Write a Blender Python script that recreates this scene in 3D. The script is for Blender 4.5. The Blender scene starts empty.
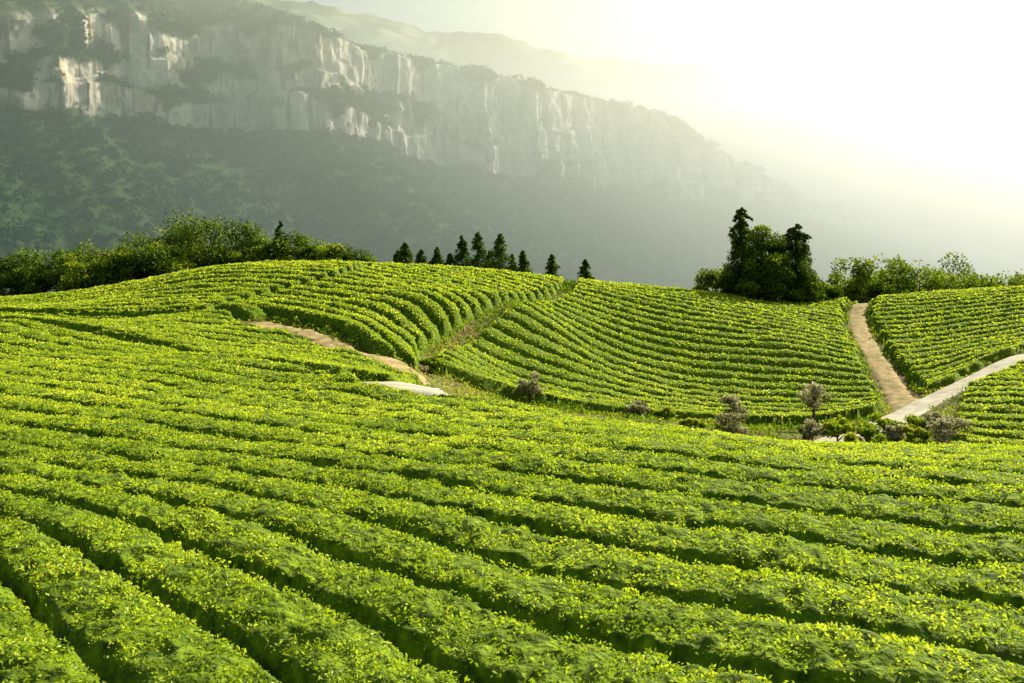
import bpy, math, numpy as np
rng = np.random.default_rng(7)
sc = bpy.context.scene
sc.view_settings.view_transform = 'Standard'
sc.view_settings.look = 'None'
sc.view_settings.exposure = 0

# ---------------------------------------------------------------- noise
_T = np.random.default_rng(3).random((256, 256))
def vn(x, y, s=0):
    x = np.asarray(x, float) + 17.3*s; y = np.asarray(y, float) + 41.7*s
    xi = np.floor(x).astype(int); yi = np.floor(y).astype(int)
    fx = x-xi; fy = y-yi
    fx = fx*fx*(3-2*fx); fy = fy*fy*(3-2*fy)
    a = _T[xi & 255, yi & 255]; b = _T[(xi+1) & 255, yi & 255]
    c = _T[xi & 255, (yi+1) & 255]; d = _T[(xi+1) & 255, (yi+1) & 255]
    return ((a*(1-fx)+b*fx)*(1-fy)+(c*(1-fx)+d*fx)*fy)*2-1
def fbm(x, y, o=4, s=0):
    r = 0; a = .5
    for i in range(o):
        r = r+a*vn(x*2**i, y*2**i, s+i); a *= .5
    return r
def sst(a, b, x):
    t = np.clip((x-a)/(b-a), 0, 1); return t*t*(3-2*t)

# ---------------------------------------------------------------- terrain (control points)
F = 996.0
TEA = [(0,683,8.3),(256,683,8.3),(512,683,8.3),(768,683,8.3),(1024,683,8.3),
(0,560,11.5),(512,560,11.5),(1024,560,11.5),
(0,470,16.5),(256,470,16.3),(512,470,16),(768,475,15.7),(1024,480,15.5),
(0,400,25),(200,405,24.5),(400,414,23.3),
(560,416,24),(700,435,21.5),(820,448,20),(1024,450,19.5),
(0,345,40),(150,354,38),(300,379,31),(400,398,27),(450,402,26),
(100,322,56),(0,310,62),
(100,300,72),(0,303,74),(200,271,76),(300,264,77),(400,267,78),(500,274,80),(570,280,83),
(250,298,63),(350,300,62),(450,310,61),(430,350,53.5),(520,300,68),(480,290,70),
(500,385,53),(600,405,56),(700,414,59),(800,416,61),(600,350,68),(700,352,72),(800,348,74),(480,347,60),
(600,284,84),(700,293,88),(760,301,90),(850,305,92),
(950,292,95),(1024,289,94),(1000,340,78),(940,372,71),(1150,290,90),(1150,350,70),
(1000,402,53),(1024,444,44),(965,440,46)]
BARE = [(0,326,48),(300,372,35),(380,381,32),(440,392,29.5),(220,318,57),(265,330,53.5),(330,354,48.6),(400,377,45),(335,336,51.6),(405,361,47.6),(430,380,48),
(895,395,68),(868,345,80),(860,306,93),(905,412,62),(930,402,61),(975,380,65),(1024,356,69.5),(750,430,52),(860,434,52),(650,420,50),(930,438,50)]
W = [(560,-8.4,32),(560,-10.6,44),(700,-9.2,32),(700,-12.2,44),(820,-9.2,31),(820,-12.4,44),(950,-9.0,31),(950,-11.6,42),
(1100,-8,30),(1100,-10.5,42),(470,-7.6,34),(480,-9.4,44),
(0,-10,92),(100,-9.6,92),(200,-8,92),(300,-7.7,92),(400,-8,93),(500,-8.7,94),(570,-9.4,96),(700,-10.8,100),(850,-11.8,104),
(1024,-11.2,106),(1150,-11,106),(-150,-10,92),(-150,-18,125),(200,-18,125),(512,-18,125),(800,-18,125),(1150,-18,125),
(-150,-4.8,8),(-150,-5.6,25),(-150,-7,48),(-150,-8,70),(1200,-4.8,8),(1200,-5.6,18),(1200,-11,55),
(512,-4.5,3),(-1000,-4.5,4),(2000,-4.5,4)]
P = [((b-512)/F*d, d, (200-e)/F*d-.60) for b,e,d in TEA]+[((b-512)/F*d, d, (200-e)/F*d-.1) for b,e,d in BARE]+[((b-512)/F*d, d, z) for b,z,d in W]
P = np.array(P); SC = 30.0
def _phi(r2): return .5*r2*np.log(r2+1e-9)
Q = P[:, :2]/SC
D2 = ((Q[:,None]-Q[None])**2).sum(-1)
NP = len(P)
A = np.zeros((NP+3, NP+3)); A[:NP,:NP] = _phi(D2)+np.eye(NP)*3e-4
A[:NP,NP] = 1; A[:NP,NP+1:] = Q; A[NP,:NP] = 1; A[NP+1:,:NP] = Q.T
WT = np.linalg.solve(A, np.concatenate([P[:,2], [0,0,0]]))
def _rbf(x, y):
    out = np.empty(len(x))
    for i in range(0, len(x), 40000):
        q = np.stack([x[i:i+40000], y[i:i+40000]], 1)/SC
        d = ((q[:,None]-Q[None])**2).sum(-1)
        out[i:i+40000] = _phi(d)@WT[:NP]+WT[NP]+q@WT[NP+1:]
    return out
def H(x, y):
    x = np.atleast_1d(np.asarray(x, float)).ravel(); y = np.atleast_1d(np.asarray(y, float)).ravel()
    far = np.interp(y, [100,130,180,300,450,5000], [-12,-20,-42,-112,-132,-132])+fbm(x/60,y/60,3)*6*sst(110,200,y)
    w = sst(104, 132, y)
    near = np.zeros(len(x)); m = w < 1
    xx = np.clip(x, -75, 85)
    if m.any(): near[m] = _rbf(xx[m], y[m])
    near += fbm(x/5, y/5, 2, 5)*.16
    return near*(1-w)+far*w
def h1(x, y): return float(H([x],[y])[0])
def plan(b, d): return ((b-512)/F*d, d)  # image pixel column and assumed depth to ground position

# ---------------------------------------------------------------- roads / boundaries in plan
road_pts = [(-60,62),plan(0,48),plan(180,42),plan(300,35),plan(380,32),plan(440,29.5),(1,32),(7,38),(13,46),(19,53.5),plan(925,60.5),plan(975,65),plan(1024,69.5),(48,76),(62,80)]
path_pts = [plan(914,61.5),plan(903,66),plan(888,72),plan(868,80),plan(857,88),plan(862,96),plan(876,104)]
bank_pts = [plan(256,56),plan(300,52.6),plan(332,50.2),plan(402,46.4),plan(426,46.6)]
bc_pts = [(-3.9,47),(-4.4,52),(-4.3,56),(-.8,66),(3.7,77),(4.9,84),(6,95)]
sub_pts = [plan(215,59.5),plan(280,66),plan(345,72),plan(372,80)]
ab_pts = [plan(-100,64),plan(0,62),plan(120,60),plan(220,57.5),plan(262,55)]
def smooth_line(pts, k=10):
    p = np.array(pts, float); p = np.vstack([2*p[0]-p[1], p, 2*p[-1]-p[-2]]); out = []
    for i in range(1, len(p)-2):
        for t in np.linspace(0, 1, k, endpoint=False):
            a,b,c,d = p[i-1],p[i],p[i+1],p[i+2]
            out.append(.5*((2*b)+(c-a)*t+(2*a-5*b+4*c-d)*t*t+(-a+3*b-3*c+d)*t**3))
    out.append(p[-2]); return np.array(out)
def pdist(x, y, line):
    best = np.full(len(x), 1e9)
    for a, b in zip(line[:-1], line[1:]):
        ab = b-a; L = ab@ab
        t = np.clip(((x-a[0])*ab[0]+(y-a[1])*ab[1])/L, 0, 1)
        best = np.minimum(best, np.hypot(x-a[0]-t*ab[0], y-a[1]-t*ab[1]))
    return best
ROAD = smooth_line(road_pts,5); PATH = smooth_line(path_pts,5); BANK = smooth_line(bank_pts,4)
BC = smooth_line(bc_pts,4); SUB = smooth_line(sub_pts,4); AB = smooth_line(ab_pts,4)
def road_half(x): return np.interp(x, [-14,-7,-5,10,20], [.35,.5,1.1,1.2,1.5])
def path_half(y): return np.interp(y, [60,66,80,95], [1.5,1.25,1.1,.95])

def hedge(x, y):
    """region id and hedge height above ground"""
    yA = np.interp(x, [-60,-24.7,-13.7,-7.3,-4.6,-2.06,1,6,15,40], [62,48,42,34.5,30.6,27.8,27,26,25,25])
    yK = np.interp(x, [-60,-31.9,-17,-13,-9,-5.1,-3.9], [66,62,58,55,50.4,46.4,46.6])
    xb = np.interp(y, [47,52,56,66,77,84,95], [-3.9,-4.4,-4.3,-.8,3.7,4.9,6])
    yC = np.interp(x, [-3.5,-.6,5,11,17.6,24], [51,53,55.5,58,60,64])
    xp = np.interp(y, [61.5,66,72,80,88,96,104], [24.8,25.9,27.2,28.6,30.5,33.7,38])
    yR = np.interp(x, [25.6,30.2,35.7,48,62], [61,65,69.5,76,80])
    yA2 = np.where(x < -6, yA, yA+4)
    reg = np.zeros(len(x), int)
    reg[(y < yA)] = 1
    reg[(y > yA2) & (y < yK) & (x < -4.2)] = 2
    reg[(y > yK) & (y > yA) & (x < xb) & (y < 88) & (y > 46)] = 3
    reg[(x > xb) & (y > yC) & (x < xp) & (y < 97)] = 4
    reg[(x > xp) & (y > yR) & (y < 100)] = 5
    reg[(x > 20.2+(y-46)*.52) & (y < yR-.2) & (y > 41)] = 6
    R = np.zeros(len(x)); sp = np.full(len(x), 1.5); Hh = np.full(len(x), .72)
    wob = fbm(x/5, y/5, 3, 9); wob2 = fbm(x/11, y/11, 2, 19)
    w = np.exp(-((y-9)/7)**2)
    RA = (y+.62*x-.052*(x-2)**2*w)/1.176 + .5*wob+.6*wob2
    R = np.where(reg == 1, RA, R); sp[reg == 1] = 1.4; Hh[reg == 1] = .56
    R = np.where(reg == 2, (y+.22*x)/1.02+.3*wob, R); sp[reg == 2] = 1.6; Hh[reg == 2] = .55
    R = np.where(reg == 3, np.hypot(x+30, y-38)+.25*wob, R)
    R = np.where(reg == 4, y-x*(.15-.014*(y-62))+.25*wob, R)
    R = np.where(reg == 5, y-(x-25)*(.4-.022*(y-70))*.9+.2*wob, R)
    R = np.where(reg == 6, x*.85+y*.5, R)
    fr = R/sp; d = np.abs((fr-np.floor(fr))*2-1)
    g = .07*vn(x*1.3, y*1.3, 20)+.07*vn(x*4, y*4, 21)
    close = sst(.05,.45,fbm(x/1.6,y/1.6,3,55)+.12+.014*np.clip(y-12,0,14))*.75      # bushes meeting across the gap
    gapA = sst(.70+g, .97+g*.4, d)*(1-close)
    prof = np.where(reg == 1, (1-.16*d*d)*(1-gapA), (1-.2*d*d)*(1-sst(.58+g, .86+.4*g, d)*np.where(reg == 2, .6, 1)))
    hh = Hh*prof*(1+.16*fbm(x*1.1, y*1.1, 3, 12))
    m = np.ones(len(x))
    m *= sst(.05, .5, pdist(x, y, ROAD)+.25*vn(x,y,31)-road_half(x))
    m *= sst(.1, .55, pdist(x, y, PATH)+.35*vn(x,y,32)-path_half(y))
    m *= sst(1.1, 1.9, pdist(x, y, BANK)+.4*vn(x,y,33))
    m *= sst(.35, .8, pdist(x, y, BC))
    m *= sst(.25, .6, pdist(x, y, SUB))
    m *= sst(.25, .6, pdist(x, y, AB))
    hh = hh*m*(reg > 0)
    return reg, hh

# ---------------------------------------------------------------- mesh helpers
def mk_mesh(name, V, Fq, attrs=None, mats=(), midx=None, smooth=False):
    me = bpy.data.meshes.new(name)
    V = np.asarray(V, np.float32); Fq = np.asarray(Fq, np.int32)
    k = Fq.shape[1]
    me.vertices.add(len(V)); me.vertices.foreach_set('co', V.ravel())
    me.loops.add(Fq.size); me.loops.foreach_set('vertex_index', Fq.ravel())
    me.polygons.add(len(Fq)); me.polygons.foreach_set('loop_start', np.arange(0, Fq.size, k, dtype=np.int32))
    if midx is not None: me.polygons.foreach_set('material_index', np.asarray(midx, np.int32))
    me.polygons.foreach_set('use_smooth', np.full(len(Fq), smooth))
    me.update(calc_edges=True)
    for an, av in (attrs or {}).items():
        a = me.attributes.new(an, 'FLOAT', 'POINT'); a.data.foreach_set('value', np.asarray(av, np.float32))
    for m in mats: me.materials.append(m)
    ob = bpy.data.objects.new(name, me); sc.collection.objects.link(ob)
    return ob
def grid_faces(nr, nc):
    i = np.arange(nr*nc).reshape(nr, nc)
    return np.stack([i[:-1,:-1], i[:-1,1:], i[1:,1:], i[1:,:-1]], -1).reshape(-1, 4)
def compact(V, Fq):
    used = np.unique(Fq); mp = np.full(len(V), -1); mp[used] = np.arange(len(used))
    return V[used], mp[Fq]
def leaves(C, size, zb=0.0, flat=0.0, asp=.5, r=rng):
    """quads (folded diamonds) at centres C. flat: 0 random -> 1 lying flat"""
    N = len(C); size = np.broadcast_to(size, (N,))
    a = r.normal(size=(N,3)); a[:,2] = a[:,2]*(1-flat)+zb; a /= np.linalg.norm(a, axis=1)[:,None]
    nn = r.normal(size=(N,3))*(1-flat*.75); nn[:,2] += flat*1.5
    b = np.cross(a, nn); b /= np.linalg.norm(b, axis=1)[:,None]+1e-9
    nrm = np.cross(a, b); s = size[:,None]
    V = np.stack([C-a*s*.5, C+b*s*asp*.5-nrm*s*.08, C+a*s*.5, C-b*s*asp*.5-nrm*s*.08], 1).reshape(-1, 3)
    return V, np.arange(N*4).reshape(N, 4)

# ---------------------------------------------------------------- materials
def newmat(name):
    m = bpy.data.materials.new(name); m.use_nodes = True
    nt = m.node_tree; nt.nodes.clear(); return m, nt, nt.nodes.new('ShaderNodeOutputMaterial')
def ramp(nt, src, stops):
    r = nt.nodes.new('ShaderNodeValToRGB'); e = r.color_ramp.elements
    e[0].position = stops[0][0]; e[0].color = (*stops[0][1], 1)
    e[1].position = stops[-1][0]; e[1].color = (*stops[-1][1], 1)
    for p, c in stops[1:-1]:
        x = e.new(p); x.color = (*c, 1)
    nt.links.new(src, r.inputs[0]); return r.outputs[0]
def noise(nt, scale, detail=4, stretch=None):
    g = nt.nodes.new('ShaderNodeNewGeometry'); t = nt.nodes.new('ShaderNodeTexNoise')
    t.inputs['Scale'].default_value = scale; t.inputs['Detail'].default_value = detail
    src = g.outputs['Position']
    if stretch:
        mp = nt.nodes.new('ShaderNodeMapping'); mp.inputs['Scale'].default_value = stretch
        nt.links.new(src, mp.inputs[0]); src = mp.outputs[0]
    nt.links.new(src, t.inputs['Vector']); return t.outputs['Fac']
def attr(nt, name):
    a = nt.nodes.new('ShaderNodeAttribute'); a.attribute_name = name; return a.outputs['Fac']
def mixc(nt, fac, a, b):
    m = nt.nodes.new('ShaderNodeMix'); m.data_type = 'RGBA'
    if hasattr(fac, 'links'): nt.links.new(fac, m.inputs[0])
    else: m.inputs[0].default_value = fac
    for v, i in ((a,6),(b,7)):
        if hasattr(v, 'links'): nt.links.new(v, m.inputs[i])
        else: m.inputs[i].default_value = (*v, 1)
    return m.outputs[2]
def leafmat(name, stops, trans=.4, gloss=.05):
    m, nt, out = newmat(name)
    col = ramp(nt, attr(nt, 'tint'), stops)
    d = nt.nodes.new('ShaderNodeBsdfDiffuse'); t = nt.nodes.new('ShaderNodeBsdfTranslucent'); g = nt.nodes.new('ShaderNodeBsdfGlossy')
    g.inputs['Roughness'].default_value = .45; g.inputs['Color'].default_value = (1,1,.7,1)
    nt.links.new(col, d.inputs[0]); nt.links.new(col, t.inputs[0])
    mx = nt.nodes.new('ShaderNodeMixShader'); mx.inputs[0].default_value = trans
    nt.links.new(d.outputs[0], mx.inputs[1]); nt.links.new(t.outputs[0], mx.inputs[2])
    m2 = nt.nodes.new('ShaderNodeMixShader'); m2.inputs[0].default_value = gloss
    nt.links.new(mx.outputs[0], m2.inputs[1]); nt.links.new(g.outputs[0], m2.inputs[2])
    nt.links.new(m2.outputs[0], out.inputs[0]); return m
def plain(name, colfn, rough=.9, bump=None):
    m, nt, out = newmat(name); p = nt.nodes.new('ShaderNodeBsdfPrincipled')
    p.inputs['Roughness'].default_value = rough
    p.inputs['Specular IOR Level'].default_value = .2
    nt.links.new(colfn(nt), p.inputs['Base Color'])
    if bump:
        b = nt.nodes.new('ShaderNodeBump'); b.inputs['Distance'].default_value = bump[1]; b.inputs['Strength'].default_value = 1
        nt.links.new(noise(nt, bump[0], 6), b.inputs['Height']); nt.links.new(b.outputs[0], p.inputs['Normal'])
    nt.links.new(p.outputs[0], out.inputs[0]); return m

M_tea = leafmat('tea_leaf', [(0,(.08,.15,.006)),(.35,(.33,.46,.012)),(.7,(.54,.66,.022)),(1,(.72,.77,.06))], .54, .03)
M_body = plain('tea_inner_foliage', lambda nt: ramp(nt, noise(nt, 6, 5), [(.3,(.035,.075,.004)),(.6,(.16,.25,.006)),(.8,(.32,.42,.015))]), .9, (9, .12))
M_soil = plain('earth_and_grass', lambda nt: mixc(nt, ramp(nt, noise(nt, .5, 6), [(.42,(0,0,0)),(.58,(1,1,1))]),
      ramp(nt, noise(nt, 5, 5), [(.3,(.07,.045,.022)),(.7,(.17,.11,.05))]),
      ramp(nt, noise(nt, 4, 5), [(.3,(.04,.08,.01)),(.7,(.18,.22,.02))])), .95, (5, .1))
M_road = plain('concrete_road', lambda nt: ramp(nt, noise(nt, 1.5, 7), [(.3,(.34,.32,.28)),(.7,(.56,.52,.46))]), .9, (20, .01))
M_dirt = plain('dirt_path', lambda nt: mixc(nt, ramp(nt, noise(nt, .8, 7), [(.5,(0,0,0)),(.66,(.8,.8,.8))]), ramp(nt, noise(nt, 1.8, 7), [(.3,(.22,.15,.065)),(.7,(.54,.41,.23))]), (.16,.19,.04)), .95, (8, .06))
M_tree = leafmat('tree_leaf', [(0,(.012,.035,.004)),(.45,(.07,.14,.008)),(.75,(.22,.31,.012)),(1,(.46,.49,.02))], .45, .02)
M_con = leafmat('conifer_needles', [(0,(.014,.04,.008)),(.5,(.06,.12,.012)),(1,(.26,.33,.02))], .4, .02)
M_bark = plain('bark', lambda nt: ramp(nt, noise(nt, 8, 4), [(.3,(.05,.035,.022)),(.7,(.13,.10,.07))]))
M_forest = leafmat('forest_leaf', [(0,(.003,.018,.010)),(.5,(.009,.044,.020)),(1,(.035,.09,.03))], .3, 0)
M_shrub = leafmat('shrub_leaf', [(0,(.12,.13,.05)),(.5,(.38,.37,.20)),(1,(.78,.72,.54))], .4, 0)
M_weed = leafmat('weed_leaf', [(0,(.05,.11,.01)),(.5,(.26,.38,.02)),(.8,(.48,.54,.04)),(1,(.66,.46,.18))], .45, 0)
def cliffcol(nt):
    st = noise(nt, 1, 9, stretch=(.05,.05,.022)); bl = noise(nt, 1, 8, stretch=(.03,.03,.035)); cr = noise(nt, 1, 7, stretch=(.16,.16,.014)); pt = noise(nt, 1, 8, stretch=(.09,.09,.09))
    rock = ramp(nt, st, [(.30,(.30,.27,.21)),(.42,(.58,.53,.42)),(.55,(.80,.73,.58)),(.66,(.70,.55,.34)),(.76,(.44,.31,.19))])
    rock = mixc(nt, ramp(nt, bl, [(.48,(0,0,0)),(.62,(.65,.65,.65))]), rock, (.26,.25,.19))
    rock = mixc(nt, ramp(nt, cr, [(.38,(.9,.9,.9)),(.47,(0,0,0))]), rock, (.10,.095,.08))
    rock = mixc(nt, ramp(nt, pt, [(.57,(0,0,0)),(.67,(.7,.7,.7))]), rock, (.07,.10,.05))
    veg = ramp(nt, noise(nt, .12, 5), [(.3,(.015,.045,.012)),(.7,(.06,.11,.02))])
    return mixc(nt, attr(nt, 'veg'), rock, veg)
M_cliff = plain('limestone_cliff', cliffcol, .95, (.12, 3.0))
M_farm = plain('far_forest', lambda nt: ramp(nt, noise(nt, .008, 9), [(.35,(.02,.04,.015)),(.5,(.12,.16,.06)),(.7,(.45,.42,.26))]), 1)

# ---------------------------------------------------------------- ground sheet
ys = np.concatenate([np.geomspace(1.2, 130, 420), np.geomspace(132, 6000, 90)])
us = np.linspace(-1.6, 1.6, 321)
Y, U = np.meshgrid(ys, us, indexing='ij'); X = (U*Y).ravel(); Yf = Y.ravel()
V = np.stack([X, Yf, H(X, Yf)], 1)
mk_mesh('ground', V, grid_faces(len(ys), len(us)), mats=[M_soil], smooth=True)

# ---------------------------------------------------------------- hedge bodies
ys = np.geomspace(5.0, 104, 1080); us = np.linspace(-.72, .72, 360)
Y, U = np.meshgrid(ys, us, indexing='ij'); X = (U*Y).ravel(); Yf = Y.ravel()
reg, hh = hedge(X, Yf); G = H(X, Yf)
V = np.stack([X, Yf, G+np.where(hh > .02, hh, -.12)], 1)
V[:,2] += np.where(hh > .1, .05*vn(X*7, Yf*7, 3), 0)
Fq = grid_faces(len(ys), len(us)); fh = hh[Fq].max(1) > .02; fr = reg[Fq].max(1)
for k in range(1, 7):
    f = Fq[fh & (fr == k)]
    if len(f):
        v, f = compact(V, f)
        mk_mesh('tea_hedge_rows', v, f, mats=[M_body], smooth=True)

# ---------------------------------------------------------------- tea leaves
bands = np.geomspace(5.5, 102, 40); CC = []; SS = []; TT = []
for y1, y2 in zip(bands[:-1], bands[1:]):
    ym = (y1+y2)/2; s = max(.048, .0025*ym); um = .58
    N = int(um*(y2*y2-y1*y1)*2.1/s**2)
    yy = np.sqrt(rng.uniform(y1*y1, y2*y2, N)); xx = rng.uniform(-um, um, N)*yy
    rg, q = hedge(xx, yy); k = q > .12
    xx, yy, q, rg = xx[k], yy[k], q[k], rg[k]
    top = q/.58
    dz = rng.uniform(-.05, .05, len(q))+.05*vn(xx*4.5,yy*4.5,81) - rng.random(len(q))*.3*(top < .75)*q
    z = H(xx, yy)+q+dz
    CC.append(np.stack([xx, yy, z], 1)); SS.append(s*rng.uniform(.6, 1.35, len(q)))
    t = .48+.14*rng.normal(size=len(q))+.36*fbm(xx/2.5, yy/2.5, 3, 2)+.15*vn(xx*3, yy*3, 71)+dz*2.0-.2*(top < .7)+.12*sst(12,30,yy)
    TT.append(np.clip(t, 0, 1))
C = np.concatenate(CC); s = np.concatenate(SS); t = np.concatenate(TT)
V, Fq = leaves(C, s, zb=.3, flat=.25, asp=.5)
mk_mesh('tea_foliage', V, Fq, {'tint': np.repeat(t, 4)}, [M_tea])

# ---------------------------------------------------------------- roads
def strip(name, line, w, mat, lift, wob=0):
    L = np.array(line); T = np.gradient(L, axis=0); T /= np.linalg.norm(T, axis=1)[:,None]
    Nn = np.stack([-T[:,1], T[:,0]], 1); cols = np.linspace(-1, 1, 7); rows = []
    ww = w/2*(1+wob*vn(np.arange(len(L))*.7, 0*L[:,0], 8))
    for c in cols: rows.append(L+Nn*(c*ww)[:,None])
    Pp = np.stack(rows, 1); sh = Pp.shape[:2]; x = Pp[...,0].ravel(); y = Pp[...,1].ravel()
    zc = H(L[:,0], L[:,1]); z = np.maximum(H(x, y), np.repeat(zc, len(cols))-.4*(w[0] if np.ndim(w) else w)/3)+lift
    z = z.reshape(sh); z[:,0] -= .35; z[:,-1] -= .35
    return mk_mesh(name, np.stack([x, y, z.ravel()], 1), grid_faces(*sh), mats=[mat], smooth=True)
rl = smooth_line(road_pts, 24)
strip('concrete_road', rl, 2*road_half(rl[:,0]), M_road, .06)
pl = smooth_line(path_pts, 24)
strip('dirt_path', pl, 2*path_half(pl[:,1]), M_dirt, .07, .2)
strip('earth_bank', smooth_line(bank_pts, 20), 2.0, M_dirt, .08, .5)

# ---------------------------------------------------------------- weeds on verges and in the hollow
N = 300000
yy = np.sqrt(rng.uniform(26**2, 104**2, N)); xx = rng.uniform(-.62, .62, N)*yy
rg, q = hedge(xx, yy)
dr = np.minimum(pdist(xx, yy, ROAD)-road_half(xx), pdist(xx, yy, PATH)-path_half(yy)+.1+.35*vn(xx*2,yy*2,77)); db = pdist(xx, yy, BANK)-.7+.5*vn(xx*2,yy*2,78)
k = ((rg == 0) | (pdist(xx,yy,BC) < .7) | (dr < .6) | (db < .8)) & (dr > 0) & (db > 0) & (q < .1) & (yy < 100)
dens = sst(-.35, .15, fbm(xx/4, yy/4, 3, 14)); k &= rng.random(N) < .25+.75*dens
xx, yy = xx[k], yy[k]; hgt = .2+.5*np.clip(fbm(xx/2, yy/2, 2, 15)+.3, 0, 1)
z = H(xx, yy)+rng.random(len(xx))*hgt
tt = np.clip(.45+.2*rng.normal(size=len(xx))+.7*np.clip(fbm(xx/5, yy/5, 3, 16), -.3, 1), 0, 1)
V, Fq = leaves(np.stack([xx,yy,z],1), .0042*yy*rng.uniform(.5,1.3,len(xx)), zb=.8, asp=.4)
mk_mesh('wild_grass', V, Fq, {'tint': np.repeat(tt,4)}, [M_weed])

# ---------------------------------------------------------------- trees
def tube(p0, p1, r0, r1, k=7):
    p0 = np.array(p0,float); p1 = np.array(p1,float); d = p1-p0; d /= np.linalg.norm(d)+1e-9
    a = np.cross(d, [1,0,.1]); a /= np.linalg.norm(a); b = np.cross(d, a)
    th = np.arange(k)/k*2*math.pi; ring = np.cos(th)[:,None]*a+np.sin(th)[:,None]*b
    V = np.vstack([p0+ring*r0, p1+ring*r1]); i = np.arange(k); j = (i+1)%k
    return V, np.stack([i, j, j+k, i+k], 1)
def join(parts):
    Vs, Fs, Ts, Ms = [], [], [], []; o = 0
    for V, Fq, T, m in parts:
        Vs.append(V); Fs.append(Fq+o); Ts.append(np.broadcast_to(T, (len(V),))); Ms.append(np.full(len(Fq), m)); o += len(V)
    return np.vstack(Vs), np.vstack(Fs), np.concatenate(Ts), np.concatenate(Ms)
def broadleaf(name, b, d, hgt, wid, nl=5000, ls=.26, mat=None, low=.15, nb=20, seed=0, cone=0):
    r = np.random.default_rng(seed+abs(int(b*7))); x, y = plan(b, d); z0 = h1(x, y)-.1
    parts = []; ch = hgt*(1-low); cz = z0+hgt*low+ch/2
    parts.append((*tube((x,y,z0),(x+.1*wid*r.normal()*.3,y,cz), .035*hgt, .018*hgt), 0, 0))
    bl = []
    for i in range(nb):
        v = r.normal(size=3); v /= np.linalg.norm(v); rr = r.uniform(.35,.85)
        t = (v[2]*rr+1)/2; taper = 1-cone*t
        c = np.array([x+v[0]*rr*wid/2*taper, y+v[1]*rr*wid/2*taper, cz+v[2]*rr*ch/2*.95])
        br = r.uniform(.20,.34)*min(wid, ch)*.62*(1-.4*cone*t); bl.append((c, br))
        if i % 2 == 0: parts.append((*tube((x,y,z0+hgt*low*1.1+r.random()*ch*.3), c, .012*hgt, .004*hgt, 5), 0, 0))
    per = nl//nb; rel = r.uniform(-.2,.22,nb)
    for (c, br), rl in zip(bl, rel):
        v = r.normal(size=(per,3)); v /= np.linalg.norm(v,axis=1)[:,None]
        rad = br*r.uniform(.55,1.12,(per,1))*(1+.25*vn(v[:,:1]*3+c[0], v[:,1:2]*3+c[2], seed))
        Cc = c+v*rad*[1.1,1.1,.8]
        V, Fq = leaves(Cc, ls*r.uniform(.6,1.3,per), flat=.2, asp=.65, r=r)
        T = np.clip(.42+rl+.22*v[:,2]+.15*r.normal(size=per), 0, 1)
        parts.append((V, Fq, np.repeat(T,4), 1))
    V, Fq, T, Mi = join(parts)
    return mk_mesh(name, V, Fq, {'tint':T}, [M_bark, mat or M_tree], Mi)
def conifer(name, b, d, hgt, wid, nl=2800, ls=.2, seed=0, pw=.7):
    r = np.random.default_rng(seed+abs(int(b*3))); x, y = plan(b, d); z0 = h1(x, y)-.1
    parts = [(*tube((x,y,z0),(x,y,z0+hgt*.97), .022*hgt, .004*hgt), 0, 0)]
    nbr = 90; per = nl//nbr
    for i in range(nbr):
        t = (i+r.random())/nbr; zz = z0+hgt*(.08+.9*t); L = wid/2*(1-t)**pw*r.uniform(.55,1.15)+.08; az = r.uniform(0,6.28)
        q = r.random(per)**.7
        Cc = np.stack([x+np.cos(az)*L*q, y+np.sin(az)*L*q, zz-.35*L*q+.1*L*np.sin(q*3)], 1)+r.normal(size=(per,3))*.07*wid*(1.1-t)
        V, Fq = leaves(Cc, ls*r.uniform(.6,1.3,per), zb=-.2, asp=.5, r=r)
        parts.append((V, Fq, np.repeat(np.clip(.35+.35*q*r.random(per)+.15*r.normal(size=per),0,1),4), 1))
        if i % 4 == 0: parts.append((*tube((x,y,zz),(x+np.cos(az)*L*.9,y+np.sin(az)*L*.9,zz-.3*L), .02, .006, 4), 0, 0))
    V, Fq, T, Mi = join(parts)
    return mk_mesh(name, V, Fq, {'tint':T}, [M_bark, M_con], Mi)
def topz(b, e, d):   # tree height that brings its top to a given image pixel row
    x, y = plan(b, d); return (200-e)/F*d-h1(x, y)+.1
for b,e,d,w in [(-30,250,96,9),(15,255,92,8),(46,240,94,8.5),(80,254,91,8),(108,238,95,9),(145,228,95,9.5),(178,215,97,9.5),(203,206,96,11),(238,222,95,9.5),
                (266,238,93,7.5),(305,231,93,8),(336,238,93,7.5),(128,246,90,7),(160,240,90,7),(355,252,93,3.6)]:
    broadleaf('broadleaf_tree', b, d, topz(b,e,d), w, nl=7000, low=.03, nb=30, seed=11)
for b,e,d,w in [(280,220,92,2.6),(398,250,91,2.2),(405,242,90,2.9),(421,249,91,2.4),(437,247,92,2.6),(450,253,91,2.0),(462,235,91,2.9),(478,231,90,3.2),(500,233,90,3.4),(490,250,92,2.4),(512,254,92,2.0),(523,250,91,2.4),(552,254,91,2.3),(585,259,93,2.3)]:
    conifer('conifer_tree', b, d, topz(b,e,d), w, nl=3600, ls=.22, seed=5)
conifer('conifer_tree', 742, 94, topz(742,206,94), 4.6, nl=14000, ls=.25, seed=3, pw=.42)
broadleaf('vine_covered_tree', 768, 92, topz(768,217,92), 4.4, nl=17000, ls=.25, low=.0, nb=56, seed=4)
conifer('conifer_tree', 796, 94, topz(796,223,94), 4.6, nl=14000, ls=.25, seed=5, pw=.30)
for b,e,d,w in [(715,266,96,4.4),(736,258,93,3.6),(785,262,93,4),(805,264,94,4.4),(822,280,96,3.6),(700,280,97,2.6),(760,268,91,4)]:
    broadleaf('bush', b, d, topz(b,e,d), w, nl=3200, low=.0, nb=18, seed=6)
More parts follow.
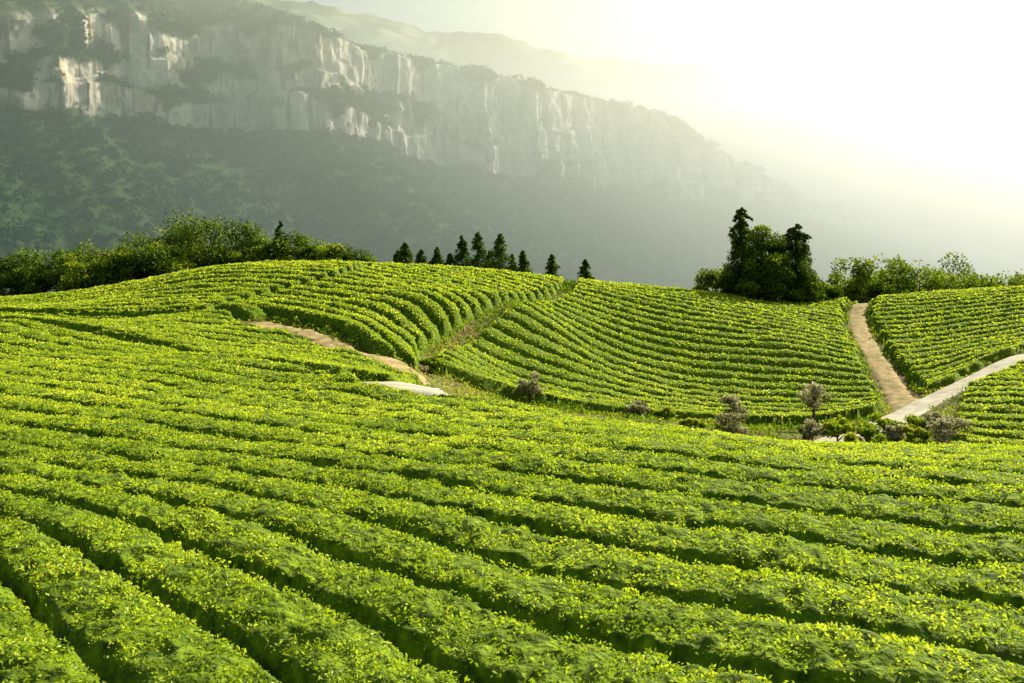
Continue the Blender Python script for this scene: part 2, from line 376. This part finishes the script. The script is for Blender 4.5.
# distant tree belt on the right : one object
parts = []
for i in range(64):
    b = rng.uniform(835, 1090); d = rng.uniform(106, 126); x, y = plan(b, d); z0 = h1(x,y)
    top = (200-(272+8*rng.normal()-6*math.sin((b-838)/40)))/F*d; hg = max(2.5, top-z0); w = rng.uniform(3,5.5)
    for j in range(9):
        v = rng.normal(size=3); v /= np.linalg.norm(v); c = np.array([x+v[0]*w*.33, y+v[1]*w*.33, z0+hg*(.55+.36*v[2])]); per = 110
        u = rng.normal(size=(per,3)); u /= np.linalg.norm(u,axis=1)[:,None]
        Cc = c+u*w*.24*rng.uniform(.6,1.1,(per,1)); Vv, Ff = leaves(Cc, .34*rng.uniform(.6,1.3,per), flat=.2, asp=.65)
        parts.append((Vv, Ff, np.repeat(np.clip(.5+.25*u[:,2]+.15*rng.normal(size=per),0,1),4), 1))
    parts.append((*tube((x,y,z0-.2),(x,y,z0+hg*.7),.15,.06,5),0,0))
V, Fq, T, Mi = join(parts); mk_mesh('distant_trees', V, Fq, {'tint':T}, [M_bark, M_tree], Mi)
for b,d,hg,w,lo in [(530,53,2.4,1.5,.1),(735,56,2.4,1.6,.2),(732,49,1.8,1.7,.1),(814,56,3.0,1.9,.3),(936,50,1.8,1.4,.1),(950,47,2.1,1.8,.1),(812,50,1.4,1.5,.05),(637,52,1.1,1.1,.05),(895,49,1.3,1.4,.05)]:
    broadleaf('flowering_shrub', b, d, hg, w, nl=1500, ls=.15, low=lo, nb=14, seed=8, mat=M_shrub)
for b,d,hg,w in [(850,47,1.5,2.6),(868,48,1.7,2.6),(905,50,1.5,2.2),(885,50,1.7,2.4),(780,48,1.0,2),(838,50,1.6,2.4),(828,47,1.1,1.8),(920,48,1.3,1.8),(430,50,1.0,1.3),(445,53,.9,1.4),(690,50,.9,1.6),(665,52,.8,1.5)]:
    broadleaf('bush', b, d, hg, w, nl=1800, ls=.17, low=.02, nb=12, seed=9, mat=M_weed)

# ---------------------------------------------------------------- cliff mountain
tt = np.arange(-420, 2300, 3.4); nt_ = len(tt)
nrm = np.array([.75,-.66])
def cz(t): return np.interp(t, [-400,0,229,467,843,1100,1529,2300], [60,56,51,24,-6,-30,-70,-90])
def ct(t): return np.interp(t, [-400,0,120,229,467,760,860,960,1120,1529,2300], [116,116,128,134,128,106,82,48,8,-40,-70])+9*fbm(t/70,0*t,4,3)
def basept(t): return np.stack([-320+.66*t, 620+.75*t], -1)
def toff(t): return 34*fbm(t/120, 0*t, 2, 40)+22*fbm(t/34, 0*t+3, 3, 41)
rows = []; veg = []
for s in np.linspace(0, 1, 60):           # forested slope
    o = toff(tt)*s+(1-s)*330; z = -140+(cz(tt)+140)*s**1.15+9*fbm(tt/60,0*tt+s*5,4,44)*math.sin(math.pi*min(s*1.2,1))
    p = basept(tt)+nrm*o[:,None]; rows.append(np.column_stack([p, z])); veg.append(np.ones(nt_))
for s in np.linspace(.012, 1, 75):        # cliff face
    z = cz(tt)+(ct(tt)-cz(tt))*s
    step = -3*sst(.28,.31,s+.10*vn(tt/40,0*tt,50))-4*sst(.6,.64,s+.12*vn(tt/55,0*tt,51))-2*sst(.42,.45,s+.12*vn(tt/30,0*tt,54))-4*s
    en = max(math.sin(math.pi*s),0)**.5
    o = toff(tt)+step+en*(10*fbm(tt/22, z/90, 5, 45)+6*np.abs(fbm(tt/30+z/80, z/65, 3, 49)))+2.8*fbm(tt/6, z/12, 3, 46)
    p = basept(tt)+nrm*o[:,None]; rows.append(np.column_stack([p, z]))
    ledge = np.exp(-((s+.10*vn(tt/40,0*tt,50)-.31)/.04)**2)+np.exp(-((s+.12*vn(tt/55,0*tt,51)-.64)/.03)**2)
    v = sst(.24,.40, fbm(tt/36, z/26, 4, 47)+.2*ledge+.45*sst(.86,1,s+.1*vn(tt/14,0*tt,52))+.35*sst(.10,0,s)); veg.append(v)
last = rows[-1]
for s in np.linspace(.03, 1, 30):         # plateau / upper slope
    back = 320*s; up = np.interp(tt, [-400,0,170,370,560,2300], [150,130,95,30,14,8])*s**.8
    p = last[:,:2]-nrm*back; z = last[:,2]+up+8*fbm(tt/50,0*tt+s*6,3,48)*s; rows.append(np.column_stack([p, z])); veg.append(np.ones(nt_))
G3 = np.array(rows); VG = np.array(veg)
mk_mesh('cliff_mountain', G3.reshape(-1,3), grid_faces(*G3.shape[:2]), {'veg': VG.ravel()}, [M_cliff], smooth=False)
def scatter(r0, r1, N, tmax, vmin=.5):
    i = rng.uniform(r0, r1-1, N); j = rng.uniform(90, np.searchsorted(tt, tmax)-1, N)
    i0 = i.astype(int); j0 = j.astype(int); fi = (i-i0)[:,None]; fj = (j-j0)[:,None]
    p = (G3[i0,j0]*(1-fi)*(1-fj)+G3[i0+1,j0]*fi*(1-fj)+G3[i0,j0+1]*(1-fi)*fj+G3[i0+1,j0+1]*fi*fj)
    return p[VG[i0,j0] > vmin]
pts = np.vstack([scatter(8,60,17000,1300), scatter(134,164,6500,1300), scatter(61,134,6500,1000,.5), scatter(128,137,900,1000,.3)])
per = 20; n = len(pts); sz = rng.uniform(2.4,5.0,n)*np.clip(pts[:,1]/750,.8,1.5)
u = rng.normal(size=(n,per,3)); u /= np.linalg.norm(u,axis=2)[...,None]; u[...,2] = np.abs(u[...,2])*1.1-.15
Cc = (pts[:,None]+u*sz[:,None,None]*rng.uniform(.75,1.05,(n,per,1))).reshape(-1,3)
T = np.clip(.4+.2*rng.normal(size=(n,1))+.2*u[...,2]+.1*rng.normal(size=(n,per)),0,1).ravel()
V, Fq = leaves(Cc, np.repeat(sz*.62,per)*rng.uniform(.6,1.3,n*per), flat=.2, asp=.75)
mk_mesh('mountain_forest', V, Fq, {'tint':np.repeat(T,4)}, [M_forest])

# far mountain
xs = np.linspace(-2200, 3600, 340); vs = np.linspace(0, 1, 90)
Xm, Vm = np.meshgrid(xs, vs)
rt = np.interp(xs/2600, [-.8,-.25,-.1,.1,.3,.5,.8,1.4], [.22,.21,.18,.145,.12,.10,.08,.07])*2600
Zm = -140+(rt[None]+140)*Vm**.8+120*fbm(Xm/330, Vm*4, 6, 60)*np.sin(np.pi*np.clip(Vm,0,.93))+25*fbm(Xm/60,Vm*20,3,62)
Ym = 1500+1200*Vm+160*fbm(Xm/260, Vm*3, 4, 61)
mk_mesh('distant_mountain', np.stack([Xm.ravel(), Ym.ravel(), Zm.ravel()],1), grid_faces(90,340), mats=[M_farm], smooth=True)

# ---------------------------------------------------------------- valley haze (scattering volume plus an added teal glow)
DEN = .0018
m, nt, out = newmat('valley_haze'); vs_ = nt.nodes.new('ShaderNodeVolumeScatter')
vs_.inputs['Density'].default_value = DEN; vs_.inputs['Anisotropy'].default_value = .71; vs_.inputs['Color'].default_value = (1,.99,.78,1)
em = nt.nodes.new('ShaderNodeEmission'); em.inputs['Color'].default_value = (.0,.72,.78,1); em.inputs['Strength'].default_value = DEN*.085  # added self-glow, stands in for light bouncing within the mist
ad = nt.nodes.new('ShaderNodeAddShader'); nt.links.new(vs_.outputs[0], ad.inputs[0]); nt.links.new(em.outputs[0], ad.inputs[1])
nt.links.new(ad.outputs[0], out.inputs['Volume'])
V = []
for x in (-3500, 3500):
    V += [(x,125,-200),(x,450,165),(x,4500,300),(x,4500,-200)]
me = bpy.data.meshes.new('valley_haze'); me.from_pydata(V, [], [(0,1,2,3),(7,6,5,4),(0,4,5,1),(1,5,6,2),(2,6,7,3),(3,7,4,0)]); me.materials.append(m)
ob = bpy.data.objects.new('valley_haze', me); sc.collection.objects.link(ob)

# ---------------------------------------------------------------- light
AZ, EL = math.radians(44), math.radians(30)
w = bpy.data.worlds.new('World'); sc.world = w; w.use_nodes = True
nt = w.node_tree; bg = nt.nodes['Background']; sky = nt.nodes.new('ShaderNodeTexSky'); sky.sky_type = 'NISHITA'; sky.sun_disc = False
sky.sun_elevation = EL; sky.sun_rotation = AZ; sky.dust_density = 3.0
mx = nt.nodes.new('ShaderNodeMix'); mx.data_type = 'RGBA'; mx.blend_type = 'MULTIPLY'; mx.inputs[0].default_value = 1; mx.inputs[7].default_value = (1,.98,.74,1)
nt.links.new(sky.outputs[0], mx.inputs[6]); nt.links.new(mx.outputs[2], bg.inputs[0]); bg.inputs[1].default_value = .13
from mathutils import Vector
L = bpy.data.lights.new('sun', 'SUN'); L.energy = 8.5; L.angle = math.radians(.5); L.color = (1,.92,.64)
so = bpy.data.objects.new('sun', L); sc.collection.objects.link(so)
sd = Vector((math.sin(AZ)*math.cos(EL), math.cos(AZ)*math.cos(EL), math.sin(EL)))
so.rotation_euler = sd.to_track_quat('Z','Y').to_euler()

cam = bpy.data.cameras.new('camera'); co = bpy.data.objects.new('camera', cam); sc.collection.objects.link(co)
co.rotation_euler = (math.radians(90),0,0); cam.sensor_width = 36; cam.lens = 36*F/1024; cam.shift_y = -141.5/1024
cam.clip_start = .1; cam.clip_end = 20000; sc.camera = co
